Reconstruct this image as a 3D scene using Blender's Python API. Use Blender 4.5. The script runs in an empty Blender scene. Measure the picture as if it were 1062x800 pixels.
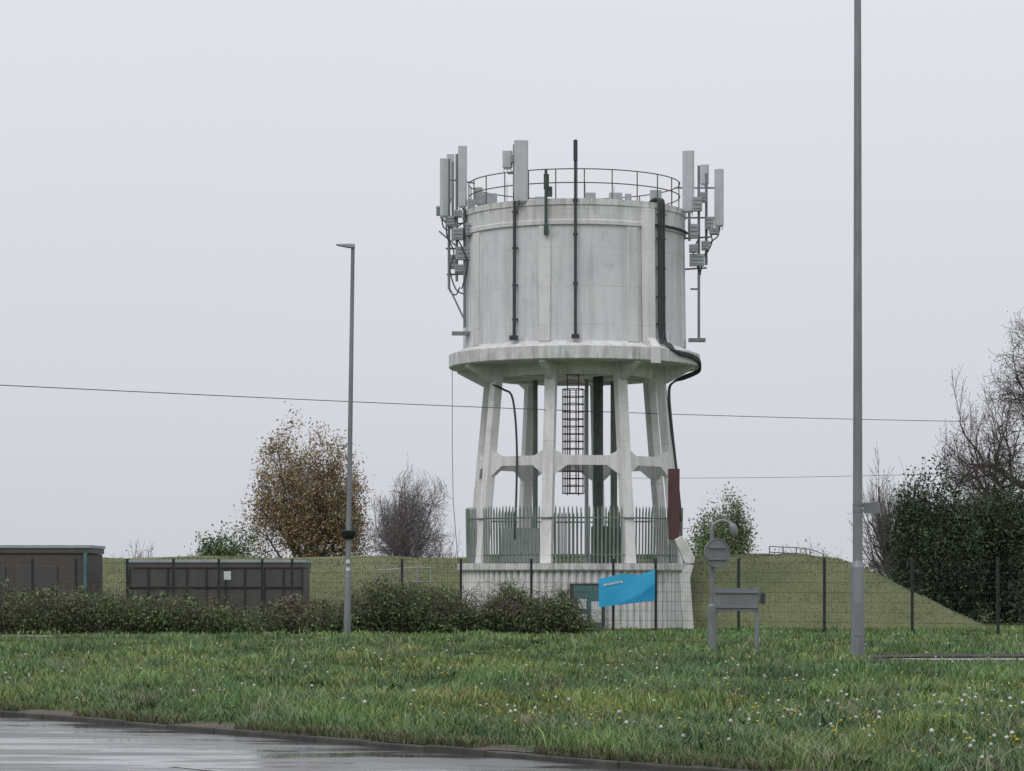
import bpy, bmesh, math, random
import numpy as np
from mathutils import Vector, Matrix
random.seed(4); rng=np.random.default_rng(7)
F=2800.0; EYE=1.6
col=bpy.context.scene.collection
def W(x,y,D): return Vector(((x-531)*D/F, D, EYE+(600-y)*D/F))
# ---------------------------------------------------------------- materials
def newmat(name):
    m=bpy.data.materials.new(name); m.use_nodes=True
    nt=m.node_tree; b=nt.nodes['Principled BSDF']; return m,nt,b
def mat(name,c1,c2=None,scale=4.0,rough=0.7,metal=0.0,bump=0.0,stretch=(1,1,1),lo=0.35,hi=0.65,detail=6,dirt=None,dirt_scale=1.0,dirt_amt=0.6,dirt_stretch=(1,1,0.15)):
    m,nt,b=newmat(name); N=nt.nodes; L=nt.links
    tc=N.new('ShaderNodeTexCoord'); mp=N.new('ShaderNodeMapping'); mp.inputs['Scale'].default_value=stretch
    L.new(tc.outputs['Object'],mp.inputs['Vector'])
    no=N.new('ShaderNodeTexNoise'); no.inputs['Scale'].default_value=scale; no.inputs['Detail'].default_value=detail; no.inputs['Roughness'].default_value=0.65
    L.new(mp.outputs[0],no.inputs['Vector'])
    cr=N.new('ShaderNodeValToRGB'); cr.color_ramp.elements[0].position=lo; cr.color_ramp.elements[1].position=hi
    c2=c2 or tuple(v*0.8 for v in c1)
    cr.color_ramp.elements[0].color=(*c1,1); cr.color_ramp.elements[1].color=(*c2,1)
    L.new(no.outputs['Fac'],cr.inputs['Fac']); out=cr.outputs['Color']
    if dirt:
        mp2=N.new('ShaderNodeMapping'); mp2.inputs['Scale'].default_value=dirt_stretch; L.new(tc.outputs['Object'],mp2.inputs['Vector'])
        n2=N.new('ShaderNodeTexNoise'); n2.inputs['Scale'].default_value=dirt_scale; n2.inputs['Detail'].default_value=8; n2.inputs['Roughness'].default_value=0.7
        L.new(mp2.outputs[0],n2.inputs['Vector'])
        r2=N.new('ShaderNodeMapRange'); r2.inputs['From Min'].default_value=0.48; r2.inputs['From Max'].default_value=0.72; r2.inputs['To Max'].default_value=dirt_amt
        L.new(n2.outputs['Fac'],r2.inputs['Value'])
        mx=N.new('ShaderNodeMix'); mx.data_type='RGBA'; L.new(r2.outputs[0],mx.inputs['Factor']); L.new(out,mx.inputs[6]); mx.inputs[7].default_value=(*dirt,1)
        out=mx.outputs[2]
    L.new(out,b.inputs['Base Color']); b.inputs['Roughness'].default_value=rough; b.inputs['Metallic'].default_value=metal
    if bump:
        bp=N.new('ShaderNodeBump'); bp.inputs['Strength'].default_value=bump; bp.inputs['Distance'].default_value=0.02
        L.new(no.outputs['Fac'],bp.inputs['Height']); L.new(bp.outputs[0],b.inputs['Normal'])
    return m
def attrmat(name,rough=0.7,spec=0.3):
    m,nt,b=newmat(name); a=nt.nodes.new('ShaderNodeAttribute'); a.attribute_name='col'
    nt.links.new(a.outputs['Color'],b.inputs['Base Color']); b.inputs['Roughness'].default_value=rough
    b.inputs['Specular IOR Level'].default_value=spec
    return m
def tower_mat(name,cA,cB,streak_amt,blot_amt,grime_amt):
    m,nt,b=newmat(name); N=nt.nodes; L=nt.links
    tc=N.new('ShaderNodeTexCoord')
    oi=N.new('ShaderNodeObjectInfo')
    def noise(scale,st,det=7):
        ad=N.new('ShaderNodeVectorMath'); ad.operation='ADD'; cmb=N.new('ShaderNodeCombineXYZ'); ml=N.new('ShaderNodeMath'); ml.operation='MULTIPLY'; ml.inputs[1].default_value=17
        L.new(oi.outputs['Random'],ml.inputs[0]); L.new(ml.outputs[0],cmb.inputs[0]); L.new(tc.outputs['Object'],ad.inputs[0]); L.new(cmb.outputs[0],ad.inputs[1])
        mp=N.new('ShaderNodeMapping'); mp.inputs['Scale'].default_value=st; L.new(ad.outputs[0],mp.inputs['Vector'])
        n=N.new('ShaderNodeTexNoise'); n.inputs['Scale'].default_value=scale; n.inputs['Detail'].default_value=det; n.inputs['Roughness'].default_value=0.68
        L.new(mp.outputs[0],n.inputs['Vector']); return n.outputs['Fac']
    def rng_(v,a,c,to=1.0,frm=0.0):
        r=N.new('ShaderNodeMapRange'); r.inputs['From Min'].default_value=a; r.inputs['From Max'].default_value=c; r.inputs['To Max'].default_value=to; r.inputs['To Min'].default_value=frm
        L.new(v,r.inputs['Value']); return r.outputs[0]
    def mix(f,a,c2):
        mx=N.new('ShaderNodeMix'); mx.data_type='RGBA'; L.new(f,mx.inputs['Factor'])
        if isinstance(a,tuple): mx.inputs[6].default_value=(*a,1)
        else: L.new(a,mx.inputs[6])
        mx.inputs[7].default_value=(*c2,1)
        return mx.outputs[2]
    def mul(a,c2):
        k=N.new('ShaderNodeMath'); k.operation='MULTIPLY'; L.new(a,k.inputs[0]); L.new(c2,k.inputs[1]); return k.outputs[0]
    c=mix(rng_(noise(0.8,(1,1,1)),0.35,0.65),cA,cB)
    c=mix(rng_(noise(3.4,(1,1,0.06)),0.48,0.72,streak_amt),c,(0.29,0.285,0.28))
    c=mix(rng_(noise(2.5,(1,1,0.6)),0.54,0.76,blot_amt),c,(0.30,0.295,0.28))
    c=mix(rng_(noise(11,(1,1,0.5)),0.6,0.75,0.3),c,(0.22,0.215,0.20))
    sx=N.new('ShaderNodeSeparateXYZ'); L.new(tc.outputs['Object'],sx.inputs[0])
    low=rng_(sx.outputs['Z'],9.2,8.3,1.0); hi_=rng_(sx.outputs['Z'],12.0,12.9,1.0)
    ad=N.new('ShaderNodeMath'); ad.operation='MAXIMUM'; L.new(low,ad.inputs[0]); L.new(hi_,ad.inputs[1])
    src=ad.outputs[0]
    c=mix(mul(src,rng_(noise(5.5,(1,1,0.18)),0.44,0.70,grime_amt)),c,(0.18,0.175,0.16))
    wv=N.new('ShaderNodeMath'); wv.operation='FRACT'; dv=N.new('ShaderNodeMath'); dv.operation='DIVIDE'; dv.inputs[1].default_value=1.15
    L.new(sx.outputs['Z'],dv.inputs[0]); L.new(dv.outputs[0],wv.inputs[0])
    c=mix(mul(rng_(wv.outputs[0],0.965,0.985,0.4),rng_(noise(1.5,(1,1,1)),0.4,0.6)),c,(0.30,0.30,0.29))
    L.new(c,b.inputs['Base Color']); b.inputs['Roughness'].default_value=0.85
    bp=N.new('ShaderNodeBump'); bp.inputs['Strength'].default_value=0.3; bp.inputs['Distance'].default_value=0.02
    L.new(noise(6,(1,1,1)),bp.inputs['Height']); L.new(bp.outputs[0],b.inputs['Normal'])
    return m
M_conc=tower_mat('tower_concrete',(0.69,0.685,0.68),(0.60,0.60,0.60),0.5,0.5,0.7)
M_pan=tower_mat('weathered_tank_render',(0.57,0.575,0.60),(0.66,0.66,0.675),0.45,0.45,0.65)
M_leg=tower_mat('painted_leg_concrete',(0.75,0.745,0.735),(0.66,0.655,0.65),0.42,0.55,0.1)
M_clad=mat('plinth_cladding',(0.74,0.74,0.73),(0.64,0.64,0.63),3,0.7,dirt=(0.28,0.28,0.24),dirt_scale=1.8,dirt_amt=0.6,dirt_stretch=(1,1,0.3))
M_green=mat('green_painted_steel',(0.03,0.05,0.04),(0.07,0.10,0.08),5,0.6)
M_pgreen=mat('faded_green_paint',(0.10,0.145,0.115),(0.22,0.255,0.22),3,0.7,stretch=(1,1,.4))
M_dark=mat('dark_cable_rubber',(0.025,0.027,0.032),(0.05,0.053,0.056),6,0.55)
M_black=mat('black_powder_coat',(0.012,0.014,0.014),(0.02,0.022,0.022),6,0.45)
M_rust=mat('rusty_steel',(0.14,0.085,0.06),(0.09,0.07,0.06),8,0.8)
M_redbox=mat('maroon_steel_box',(0.095,0.035,0.035),(0.065,0.03,0.03),4,0.6)
M_galv=mat('galvanised_steel',(0.25,0.265,0.285),(0.19,0.20,0.215),3,0.5,metal=0.4,stretch=(1,1,0.3),dirt=(0.12,0.12,0.11),dirt_scale=3,dirt_amt=0.6)
M_ant=mat('antenna_plastic',(0.50,0.52,0.55),(0.42,0.44,0.47),3,0.5)
M_box=mat('radio_unit_grey',(0.34,0.36,0.38),(0.26,0.28,0.30),5,0.5)
M_cage=mat('rusty_brown_blue_steel',(0.06,0.055,0.08),(0.13,0.07,0.06),4,0.6)
M_white=mat('weathered_white_cover',(0.66,0.66,0.65),(0.5,0.5,0.48),3,0.6,dirt=(0.25,0.25,0.22),dirt_scale=2.5,dirt_amt=.6,dirt_stretch=(1,1,.3))
M_signback=mat('sign_back_grey',(0.20,0.215,0.22),(0.15,0.16,0.165),3,0.55,metal=0.2)
M_teal=mat('teal_door_paint',(0.05,0.14,0.15),(0.08,0.17,0.18),4,0.5)
M_blue=mat('cyan_banner',(0.02,0.33,0.60),(0.04,0.40,0.67),1.2,0.5)
M_blue2=mat('deep_blue_banner',(0.01,0.24,0.50),(0.015,0.28,0.55),1.2,0.5)
M_paper=mat('white_notice',(0.6,0.62,0.62),(0.5,0.52,0.54),4,0.6)
M_kerb=mat('kerb_concrete',(0.075,0.07,0.06),(0.03,0.03,0.026),2.5,0.8,bump=0.3)
M_line=mat('worn_road_paint',(0.42,0.42,0.40),(0.12,0.12,0.12),5,0.5)
M_path=mat('pale_tarmac',(0.24,0.24,0.24),(0.16,0.16,0.16),3,0.55)
M_soil=mat('bare_soil',(0.10,0.07,0.045),(0.045,0.038,0.028),4,0.9,bump=0.5)
M_roofedge=mat('pale_roof_edge',(0.34,0.37,0.38),(0.26,0.29,0.30),3,0.6)
M_panel=mat('brown_panel_cladding',(0.085,0.075,0.072),(0.06,0.056,0.056),2.0,0.6,stretch=(1,1,0.2))
M_attr=attrmat('leaf_colour',0.65)
M_grass=attrmat('grass_blade_colour',0.5,spec=0.4)
M_bark=mat('tree_bark',(0.095,0.085,0.075),(0.06,0.053,0.05),4,0.9)
M_cane=mat('bramble_cane',(0.10,0.08,0.055),(0.07,0.068,0.045),4,0.8)
M_twig=mat('bare_twigs',(0.12,0.10,0.092),(0.085,0.072,0.068),3,0.9)
M_ftwig=mat('hazy_bare_twigs',(0.17,0.15,0.145),(0.13,0.115,0.115),3,0.9)  # distance haze put into the colour, paler than the near twigs
def brickmat():
    m,nt,b=newmat('dark_brick'); N=nt.nodes; L=nt.links
    tc=N.new('ShaderNodeTexCoord'); mp=N.new('ShaderNodeMapping'); mp.inputs['Rotation'].default_value=(math.radians(90),0,0)
    br=N.new('ShaderNodeTexBrick'); br.inputs['Color1'].default_value=(0.09,0.072,0.066,1); br.inputs['Color2'].default_value=(0.065,0.056,0.053,1)
    br.inputs['Mortar'].default_value=(0.10,0.095,0.09,1); br.inputs['Scale'].default_value=4.4; br.inputs['Mortar Size'].default_value=0.02
    L.new(tc.outputs['Object'],mp.inputs['Vector']); L.new(mp.outputs[0],br.inputs['Vector']); L.new(br.outputs['Color'],b.inputs['Base Color']); b.inputs['Roughness'].default_value=0.85
    return m
M_brick=brickmat()
def groundmat(name,cols,s1,s2):
    m,nt,b=newmat(name); N=nt.nodes; L=nt.links
    tc=N.new('ShaderNodeTexCoord')
    n1=N.new('ShaderNodeTexNoise'); n1.inputs['Scale'].default_value=s1; n1.inputs['Detail'].default_value=5
    n2=N.new('ShaderNodeTexNoise'); n2.inputs['Scale'].default_value=s2; n2.inputs['Detail'].default_value=8; n2.inputs['Roughness'].default_value=0.75
    L.new(tc.outputs['Object'],n1.inputs['Vector']); L.new(tc.outputs['Object'],n2.inputs['Vector'])
    a=N.new('ShaderNodeMath'); a.operation='ADD'; L.new(n1.outputs['Fac'],a.inputs[0]); L.new(n2.outputs['Fac'],a.inputs[1])
    h=N.new('ShaderNodeMath'); h.operation='MULTIPLY'; h.inputs[1].default_value=0.5; L.new(a.outputs[0],h.inputs[0])
    cr=N.new('ShaderNodeValToRGB'); e=cr.color_ramp.elements
    e[0].position=0.36; e[0].color=(*cols[0],1); e[1].position=0.64; e[1].color=(*cols[2],1)
    k=e.new(0.5); k.color=(*cols[1],1)
    L.new(h.outputs[0],cr.inputs['Fac']); L.new(cr.outputs[0],b.inputs['Base Color']); b.inputs['Roughness'].default_value=0.95
    b.inputs['Specular IOR Level'].default_value=0.1
    bp=N.new('ShaderNodeBump'); bp.inputs['Strength'].default_value=0.6; bp.inputs['Distance'].default_value=0.05; L.new(n2.outputs['Fac'],bp.inputs['Height']); L.new(bp.outputs[0],b.inputs['Normal'])
    return m
M_ground=groundmat('verge_turf',[(0.042,0.07,0.023),(0.068,0.10,0.034),(0.10,0.11,0.05)],0.3,6)
M_mound=groundmat('embankment_turf',[(0.095,0.11,0.058),(0.13,0.145,0.076),(0.17,0.17,0.10)],0.5,5)
def roadmat():
    m,nt,b=newmat('wet_asphalt'); N=nt.nodes; L=nt.links
    tc=N.new('ShaderNodeTexCoord')
    mp=N.new('ShaderNodeMapping'); mp.inputs['Rotation'].default_value=(0,0,math.radians(51.5)); mp.inputs['Scale'].default_value=(0.3,1.3,1)
    L.new(tc.outputs['Object'],mp.inputs['Vector'])
    n=N.new('ShaderNodeTexNoise'); n.inputs['Scale'].default_value=1.3; n.inputs['Detail'].default_value=6; n.inputs['Roughness'].default_value=0.6
    L.new(mp.outputs[0],n.inputs['Vector'])
    def mr(v,a,c,t0,t1):
        r=N.new('ShaderNodeMapRange'); r.inputs['From Min'].default_value=a; r.inputs['From Max'].default_value=c; r.inputs['To Min'].default_value=t0; r.inputs['To Max'].default_value=t1
        L.new(v,r.inputs['Value']); return r.outputs[0]
    L.new(mr(n.outputs['Fac'],0.45,0.58,0.05,0.38),b.inputs['Roughness'])
    g=N.new('ShaderNodeTexNoise'); g.inputs['Scale'].default_value=45; g.inputs['Detail'].default_value=3; L.new(tc.outputs['Object'],g.inputs['Vector'])
    bp=N.new('ShaderNodeBump'); bp.inputs['Distance'].default_value=0.012; L.new(g.outputs['Fac'],bp.inputs['Height'])
    L.new(mr(n.outputs['Fac'],0.45,0.58,0.02,0.6),bp.inputs['Strength']); L.new(bp.outputs[0],b.inputs['Normal'])
    cr=N.new('ShaderNodeValToRGB'); cr.color_ramp.elements[0].color=(0.04,0.041,0.044,1); cr.color_ramp.elements[1].color=(0.075,0.075,0.078,1)
    L.new(g.outputs['Fac'],cr.inputs['Fac']); L.new(cr.outputs[0],b.inputs['Base Color'])
    return m
M_road=roadmat()
# ---------------------------------------------------------------- mesh builder
class MB:
    def __init__(s): s.v=[]; s.f=[]
    def add(s,vs,fs):
        o=len(s.v); s.v+= [tuple(v) for v in vs]; s.f+=[tuple(i+o for i in f) for f in fs]; return s
    def box(s,c,sz,rot=0.0,ch=0.0):
        x,y,z=sz[0]/2,sz[1]/2,sz[2]/2; R=Matrix.Rotation(rot,3,'Z'); c=Vector(c)
        if ch>0:
            pr=[(x-ch,-y),(x,-y+ch),(x,y-ch),(x-ch,y),(-x+ch,y),(-x,y-ch),(-x,-y+ch),(-x+ch,-y)]
        else: pr=[(x,-y),(x,y),(-x,y),(-x,-y)]
        n=len(pr); vs=[c+R@Vector((a,b,-z)) for a,b in pr]+[c+R@Vector((a,b,z)) for a,b in pr]
        fs=[(i,(i+1)%n,n+(i+1)%n,n+i) for i in range(n)]+[tuple(range(n-1,-1,-1)),tuple(range(n,2*n))]
        return s.add(vs,fs)
    def tube(s,p0,p1,r0,r1=None,n=8,cap=True):
        r1=r0 if r1 is None else r1; p0=Vector(p0);p1=Vector(p1); d=(p1-p0).normalized()
        a=d.orthogonal().normalized(); b=d.cross(a)
        vs=[]
        for p,r in((p0,r0),(p1,r1)):
            for i in range(n):
                t=2*math.pi*i/n; vs.append(p+(a*math.cos(t)+b*math.sin(t))*r)
        fs=[(i,(i+1)%n,n+(i+1)%n,n+i) for i in range(n)]
        if cap: fs+=[tuple(range(n-1,-1,-1)),tuple(range(n,2*n))]
        return s.add(vs,fs)
    def path(s,pts,r,n=6,closed=False):
        pts=[Vector(p) for p in pts]; m=len(pts); vs=[]
        up=Vector((0.13,0.21,1)).normalized(); pa=None
        for i,p in enumerate(pts):
            if closed: d=pts[(i+1)%m]-pts[i-1]
            else: d=pts[min(i+1,m-1)]-pts[max(i-1,0)]
            d.normalize()
            if pa is None:
                a=d.cross(up)
                if a.length<1e-3: a=d.orthogonal()
            else: a=pa-d*pa.dot(d)
            a.normalize(); pa=a; b=d.cross(a)
            rr=r[i] if isinstance(r,(list,tuple)) else r
            for k in range(n):
                t=2*math.pi*k/n; vs.append(p+(a*math.cos(t)+b*math.sin(t))*rr)
        fs=[]
        for i in range(m if closed else m-1):
            j=(i+1)%m
            for k in range(n): fs.append((i*n+k,i*n+(k+1)%n,j*n+(k+1)%n,j*n+k))
        if not closed: fs+=[tuple(range(n-1,-1,-1)),tuple(range((m-1)*n,m*n))]
        return s.add(vs,fs)
    def lathe(s,c,prof,n=64,rf=None):
        vs=[];c=Vector(c)
        for (r,z) in prof:
            for i in range(n):
                t=2*math.pi*i/n; k=rf(i,r) if rf else r
                vs.append((c.x+k*math.cos(t),c.y+k*math.sin(t),c.z+z))
        fs=[]
        for j in range(len(prof)-1):
            for i in range(n):
                a=j*n+i;b=j*n+(i+1)%n; fs.append((a,b,b+n,a+n))
        return s.add(vs,fs)
    def prism(s,poly3,ext):
        ext=Vector(ext); n=len(poly3); p=[Vector(q) for q in poly3]
        vs=[q-ext/2 for q in p]+[q+ext/2 for q in p]
        fs=[(i,(i+1)%n,n+(i+1)%n,n+i) for i in range(n)]+[tuple(range(n-1,-1,-1)),tuple(range(n,2*n))]
        return s.add(vs,fs)
    def make(s,name,material,origin=(0,0,0),parent=None,smooth=False,bevel=0):
        o=Vector(origin); me=bpy.data.meshes.new(name)
        me.from_pydata([tuple(Vector(v)-o) for v in s.v],[],s.f); me.validate()
        bm=bmesh.new(); bm.from_mesh(me); bmesh.ops.recalc_face_normals(bm,faces=bm.faces); bm.to_mesh(me); bm.free()
        me.materials.append(material); ob=bpy.data.objects.new(name,me); col.objects.link(ob)
        if smooth:
            me.polygons.foreach_set('use_smooth',[True]*len(me.polygons))
            me.set_sharp_from_angle(angle=math.radians(30))
        if parent: ob.parent=parent
        else: ob.location=o
        if bevel:
            bv=ob.modifiers.new('Bevel','BEVEL'); bv.width=bevel; bv.segments=2; bv.limit_method='ANGLE'
        return ob
def smoothpts(P,k=5):
    P=[Vector(p) for p in P]; out=[]
    for i in range(len(P)-1):
        p0=P[max(i-1,0)];p1=P[i];p2=P[i+1];p3=P[min(i+2,len(P)-1)]
        for j in range(k):
            t=j/k; out.append(0.5*((2*p1)+(p2-p0)*t+(2*p0-5*p1+4*p2-p3)*t*t+(3*p1-p0-3*p2+p3)*t**3))
    out.append(P[-1]); return out
def empty(name,loc,label,cat,group=None):
    e=bpy.data.objects.new(name,None); e.location=loc; e.empty_display_size=0.2; col.objects.link(e)
    e['label']=label; e['category']=cat
    if group: e['group']=group
    return e
def tag(o,label,cat,kind=None,group=None):
    o['label']=label; o['category']=cat
    if kind:o['kind']=kind
    if group:o['group']=group
    return o
def npmesh(name,V,Fc,colr,material,origin=(0,0,0),parent=None):
    V=np.asarray(V,dtype=np.float32)-np.array(origin,dtype=np.float32); Fc=np.asarray(Fc,dtype=np.int32)
    me=bpy.data.meshes.new(name); me.vertices.add(len(V)); me.vertices.foreach_set('co',V.ravel())
    k=Fc.shape[1]; me.loops.add(Fc.size); me.loops.foreach_set('vertex_index',Fc.ravel())
    me.polygons.add(len(Fc)); me.polygons.foreach_set('loop_start',np.arange(0,Fc.size,k,dtype=np.int32))
    me.polygons.foreach_set('loop_total',np.full(len(Fc),k,dtype=np.int32))
    me.update(calc_edges=True)
    if colr is not None:
        a=me.color_attributes.new('col','FLOAT_COLOR','POINT'); c=np.ones((len(V),4),dtype=np.float32); c[:,:3]=colr; a.data.foreach_set('color',c.ravel())
    me.materials.append(material); ob=bpy.data.objects.new(name,me); col.objects.link(ob)
    if parent: ob.parent=parent
    else: ob.location=origin
    return ob
# ---------------------------------------------------------------- ground
T=np.array([-0.622,0.783]); NN=np.array([0.783,0.622])
P0=np.array([0.0,24.0]); D0=float(NN@P0)
def dk(X,Y): return NN[0]*X+NN[1]*Y-D0
def sm(a,b,x):
    t=np.clip((x-a)/(b-a),0,1); return t*t*(3-2*t)
def gh(X,Y):
    d=dk(X,Y)
    n=0.035*np.sin(X*0.9+Y*0.35)+0.03*np.sin(Y*0.8-X*0.45+1.3)+0.02*np.sin(X*2.1+Y*1.7)
    flat=sm(44,46,Y)*(1-sm(52,54,Y))*sm(4.5,6,X)
    flat=np.maximum(flat,sm(66,67.5,Y))
    base=0.045+0.045*sm(0.2,2.5,d)+n*sm(0.3,3,d)*(1-flat)
    return np.where(d<0.0,-0.03,np.where(d<0.16,0.0,base))
us=np.concatenate([[-2500,-800,-300,-150],np.arange(-90,110.1,0.7),[150,300,800,2500]])
ds=np.concatenate([[-3000,-600,-100,-40,-16,-14.02,-0.01,0.15,0.17,0.3,0.6],np.arange(1,90,0.7),[100,120,160,250,500,1200,3000]])
U,Dd=np.meshgrid(us,ds)
XX=P0[0]+T[0]*U+NN[0]*Dd; YY=P0[1]+T[1]*U+NN[1]*Dd
ZZ=gh(XX,YY); ZZ=np.where(Dd<-15,0.0,ZZ)
V=np.stack([XX,YY,ZZ],-1).reshape(-1,3); nu=len(us)
ii,jj=np.meshgrid(np.arange(len(ds)-1),np.arange(nu-1),indexing='ij')
a=(ii*nu+jj).ravel(); Fq=np.stack([a,a+1,a+nu+1,a+nu],-1)[:, ::-1]
g=npmesh('ground',V,Fq,None,M_ground); tag(g,'rough green grass verge and surrounding field','ground','structure')
g.data.polygons.foreach_set('use_smooth',[True]*len(g.data.polygons))
def UD(u,d,z): return (P0[0]+T[0]*u+NN[0]*d,P0[1]+T[1]*u+NN[1]*d,z)
mb=MB(); mb.add([UD(-400,-14,0),UD(-400,0,0),UD(600,0,0),UD(600,-14,0)],[(0,1,2,3)])
tag(mb.make('road',M_road),'wet dark asphalt road with shallow puddles','road','structure')
mb=MB()
u=-60.0
while u<120:
    mb.box(UD(u+0.455,0.065+random.uniform(-.008,.008),-0.012+random.uniform(-.008,.008)),(0.908,0.13,0.13),rot=math.atan2(T[1],T[0])); u+=0.915
tag(mb.make('kerb',M_kerb,bevel=0.015),'low dirty dark kerb along wet road','kerb','structure')
mb=MB()
for k in range(-5,8):
    u0=-3.0+k*9.0
    mb.add([UD(u0,-2.95,0.004),UD(u0,-2.86,0.004),UD(u0+4.0,-2.86,0.004),UD(u0+4.0,-2.95,0.004)],[(0,1,2,3)])
tag(mb.make('lane_marking',M_line),'worn white dashed lane marking on wet road','road marking','structure')
vs=[];fs=[];n=500
for i in range(n):
    u=-60+i*0.36; w=0.38+0.2*math.sin(u*1.3)+0.16*math.sin(u*3.7+1)+0.1*random.random()
    vs+= [UD(u,0.02+.09*random.random(),0.056),UD(u,0.12+w*0.5,0.08),UD(u,0.14+w,0.04)]
for i in range(n-1):
    b=i*3; fs+=[(b,b+1,b+4,b+3),(b+1,b+2,b+5,b+4)]
mb=MB(); mb.add(vs,fs); tag(mb.make('soil_strip',M_soil,smooth=True),'bare brown soil edge behind the kerb','soil','structure')
mb=MB(); pts=[]
for t in range(13):
    an=math.radians(90+180*t/12); pts.append((7.9+1.55*math.cos(an),48.9+1.75*math.sin(an),0.104))
pts+=[(60,44.5,0.104),(60,54,0.104)]
mb.add(pts,[tuple(range(len(pts)))]); tag(mb.make('driveway',M_path),'pale wet tarmac entrance road','driveway','structure')
mb=MB()
kp=[Vector((7.9+1.62*math.cos(math.radians(90+180*t/24)),48.9+1.82*math.sin(math.radians(90+180*t/24)),0.12)) for t in range(25)]
kp=[Vector((60,54.07,0.12))]+kp+[Vector((60,44.43,0.12))]
mb.path(kp,0.06,4); tag(mb.make('driveway_kerb',M_kerb),'low dark kerb edging the entrance road','kerb','structure')
mb=MB(); mb.add([(-60,70.4,0.098),(-60,71.8,0.098),(-9,70.9,0.098),(-9,69.9,0.098)],[(0,1,2,3)])
tag(mb.make('footpath',M_path),'narrow pale footpath beside the bramble hedge','path','structure')
def mh(X,Y):
    toe=88.6-7.0*sm(3.2,6.0,X)
    h=np.minimum(np.minimum((Y-toe)*0.45,(14.6-X)*0.56),np.minimum((X+42)*0.5,(128-Y)*0.5))
    top=2.28; k=0.25
    h=-k*np.log(np.exp(-h/k)+np.exp(-top/k))
    return np.clip(h,-0.3,3)+0.05*np.sin(X*1.1+Y*0.4)*np.clip(h,0,1)+0.03*np.sin(X*2.7-Y*1.9)*np.clip(h,0,1)
xs=np.arange(-43,15.31,0.3); ys=np.arange(81,129,0.4)
X,Y=np.meshgrid(xs,ys); V=np.stack([X,Y,mh(X,Y)+0.05],-1).reshape(-1,3)
ii,jj=np.meshgrid(np.arange(len(ys)-1),np.arange(len(xs)-1),indexing='ij'); a=(ii*len(xs)+jj).ravel()
Fq=np.stack([a,a+1,a+len(xs)+1,a+len(xs)],-1)
o=npmesh('grass_embankment',V,Fq,None,M_mound); tag(o,'grassy flat-topped reservoir embankment','embankment','structure')
o.data.polygons.foreach_set('use_smooth',[True]*len(o.data.polygons))
# ---------------------------------------------------------------- grass blades
def blades(px,py,pz,h,w,colr,lean=0.6):
    n=len(px); an=rng.uniform(0,2*np.pi,n); la=rng.uniform(0,2*np.pi,n); l=h*rng.uniform(min(0.1,lean*.5),lean,n)
    wx=np.cos(an)*w/2; wy=np.sin(an)*w/2; lx=np.cos(la)*l; ly=np.sin(la)*l
    z=np.stack
    b0=z([px-wx,py-wy,pz-0.01],-1); b1=z([px+wx,py+wy,pz-0.01],-1)
    m0=z([px-wx*.8+lx*.35,py-wy*.8+ly*.35,pz+h*.6],-1); m1=z([px+wx*.8+lx*.35,py+wy*.8+ly*.35,pz+h*.6],-1)
    t=z([px+lx,py+ly,pz+h*rng.uniform(.8,1,n)],-1)
    V=np.stack([b0,b1,m0,m1,t],1).reshape(-1,3)
    k=np.arange(n)*5
    Fc=np.concatenate([z([k,k+1,k+3],-1),z([k,k+3,k+2],-1),z([k+2,k+3,k+4],-1)])
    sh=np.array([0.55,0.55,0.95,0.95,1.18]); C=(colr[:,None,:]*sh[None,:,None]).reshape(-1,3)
    return V,Fc,C
def pick(n,pal,probs): 
    pal=np.array(pal); i=rng.choice(len(pal),n,p=probs); return pal[i]*rng.uniform(0.75,1.25,(n,1))
_g=rng.random((256,256))
def vnoise(x,y):
    xi=np.floor(x).astype(int);yi=np.floor(y).astype(int);fx=x-xi;fy=y-yi;fx=fx*fx*(3-2*fx);fy=fy*fy*(3-2*fy)
    g=lambda a,b:_g[a%256,b%256]
    return (g(xi,yi)*(1-fx)+g(xi+1,yi)*fx)*(1-fy)+(g(xi,yi+1)*(1-fx)+g(xi+1,yi+1)*fx)*fy
def fnoise(x,y): return (vnoise(x,y)+.6*vnoise(x*2.1+9,y*2.1+4)+.4*vnoise(x*4.3+3,y*4.3))/2.0
NT=66000
yp=rng.uniform(652,817,NT); xp=rng.uniform(-220,1290,NT)
Dp=1.5*F/(yp-600); Xp=(xp-531)*Dp/F
ok=(dk(Xp,Dp)>0.20+0.3*rng.random(NT)**2)&~((Xp>6.2)&(np.abs(Dp-49)<2.0+ (Xp-6)*0.06))&~((Xp<-9)&(Dp>69.8)&(Dp<71.9))&(Dp<80)
Xp=Xp[ok];Dp=Dp[ok]
pt=np.clip((fnoise(Xp*1.0,Dp*0.42)-0.27)*2.2,0,1)
pt2=np.clip((fnoise(Xp*0.35+50,Dp*0.16)-0.25)*2,0,1)
far=np.clip((Dp-30)/40,0,1)
th=(0.045+(0.16-.05*far)*pt**1.5)*rng.uniform(0.5,1.4,len(Xp))
tc=np.array([1.12,1.24,1.06])*pick(len(Xp),[(0.10,0.150,0.048),(0.13,0.185,0.064),(0.066,0.118,0.048),(0.19,0.195,0.10),(0.20,0.165,0.11)],[.36,.26,.22,.10,.06])
warm=np.array([1.2,1.03,0.92]); cool=np.array([0.78,0.93,1.05])
tc=tc*(cool+(warm-cool)*pt2[:,None])*(0.58+0.74*pt)[:,None]
K=7
ix=np.repeat(np.arange(len(Xp)),K); sp=0.05+0.0012*Dp[ix]
bx=Xp[ix]+rng.normal(0,1,len(ix))*sp; by=Dp[ix]+rng.normal(0,1,len(ix))*sp
bw=np.maximum(0.006,0.00034*by)*rng.uniform(.6,1.5,len(ix))
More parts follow.
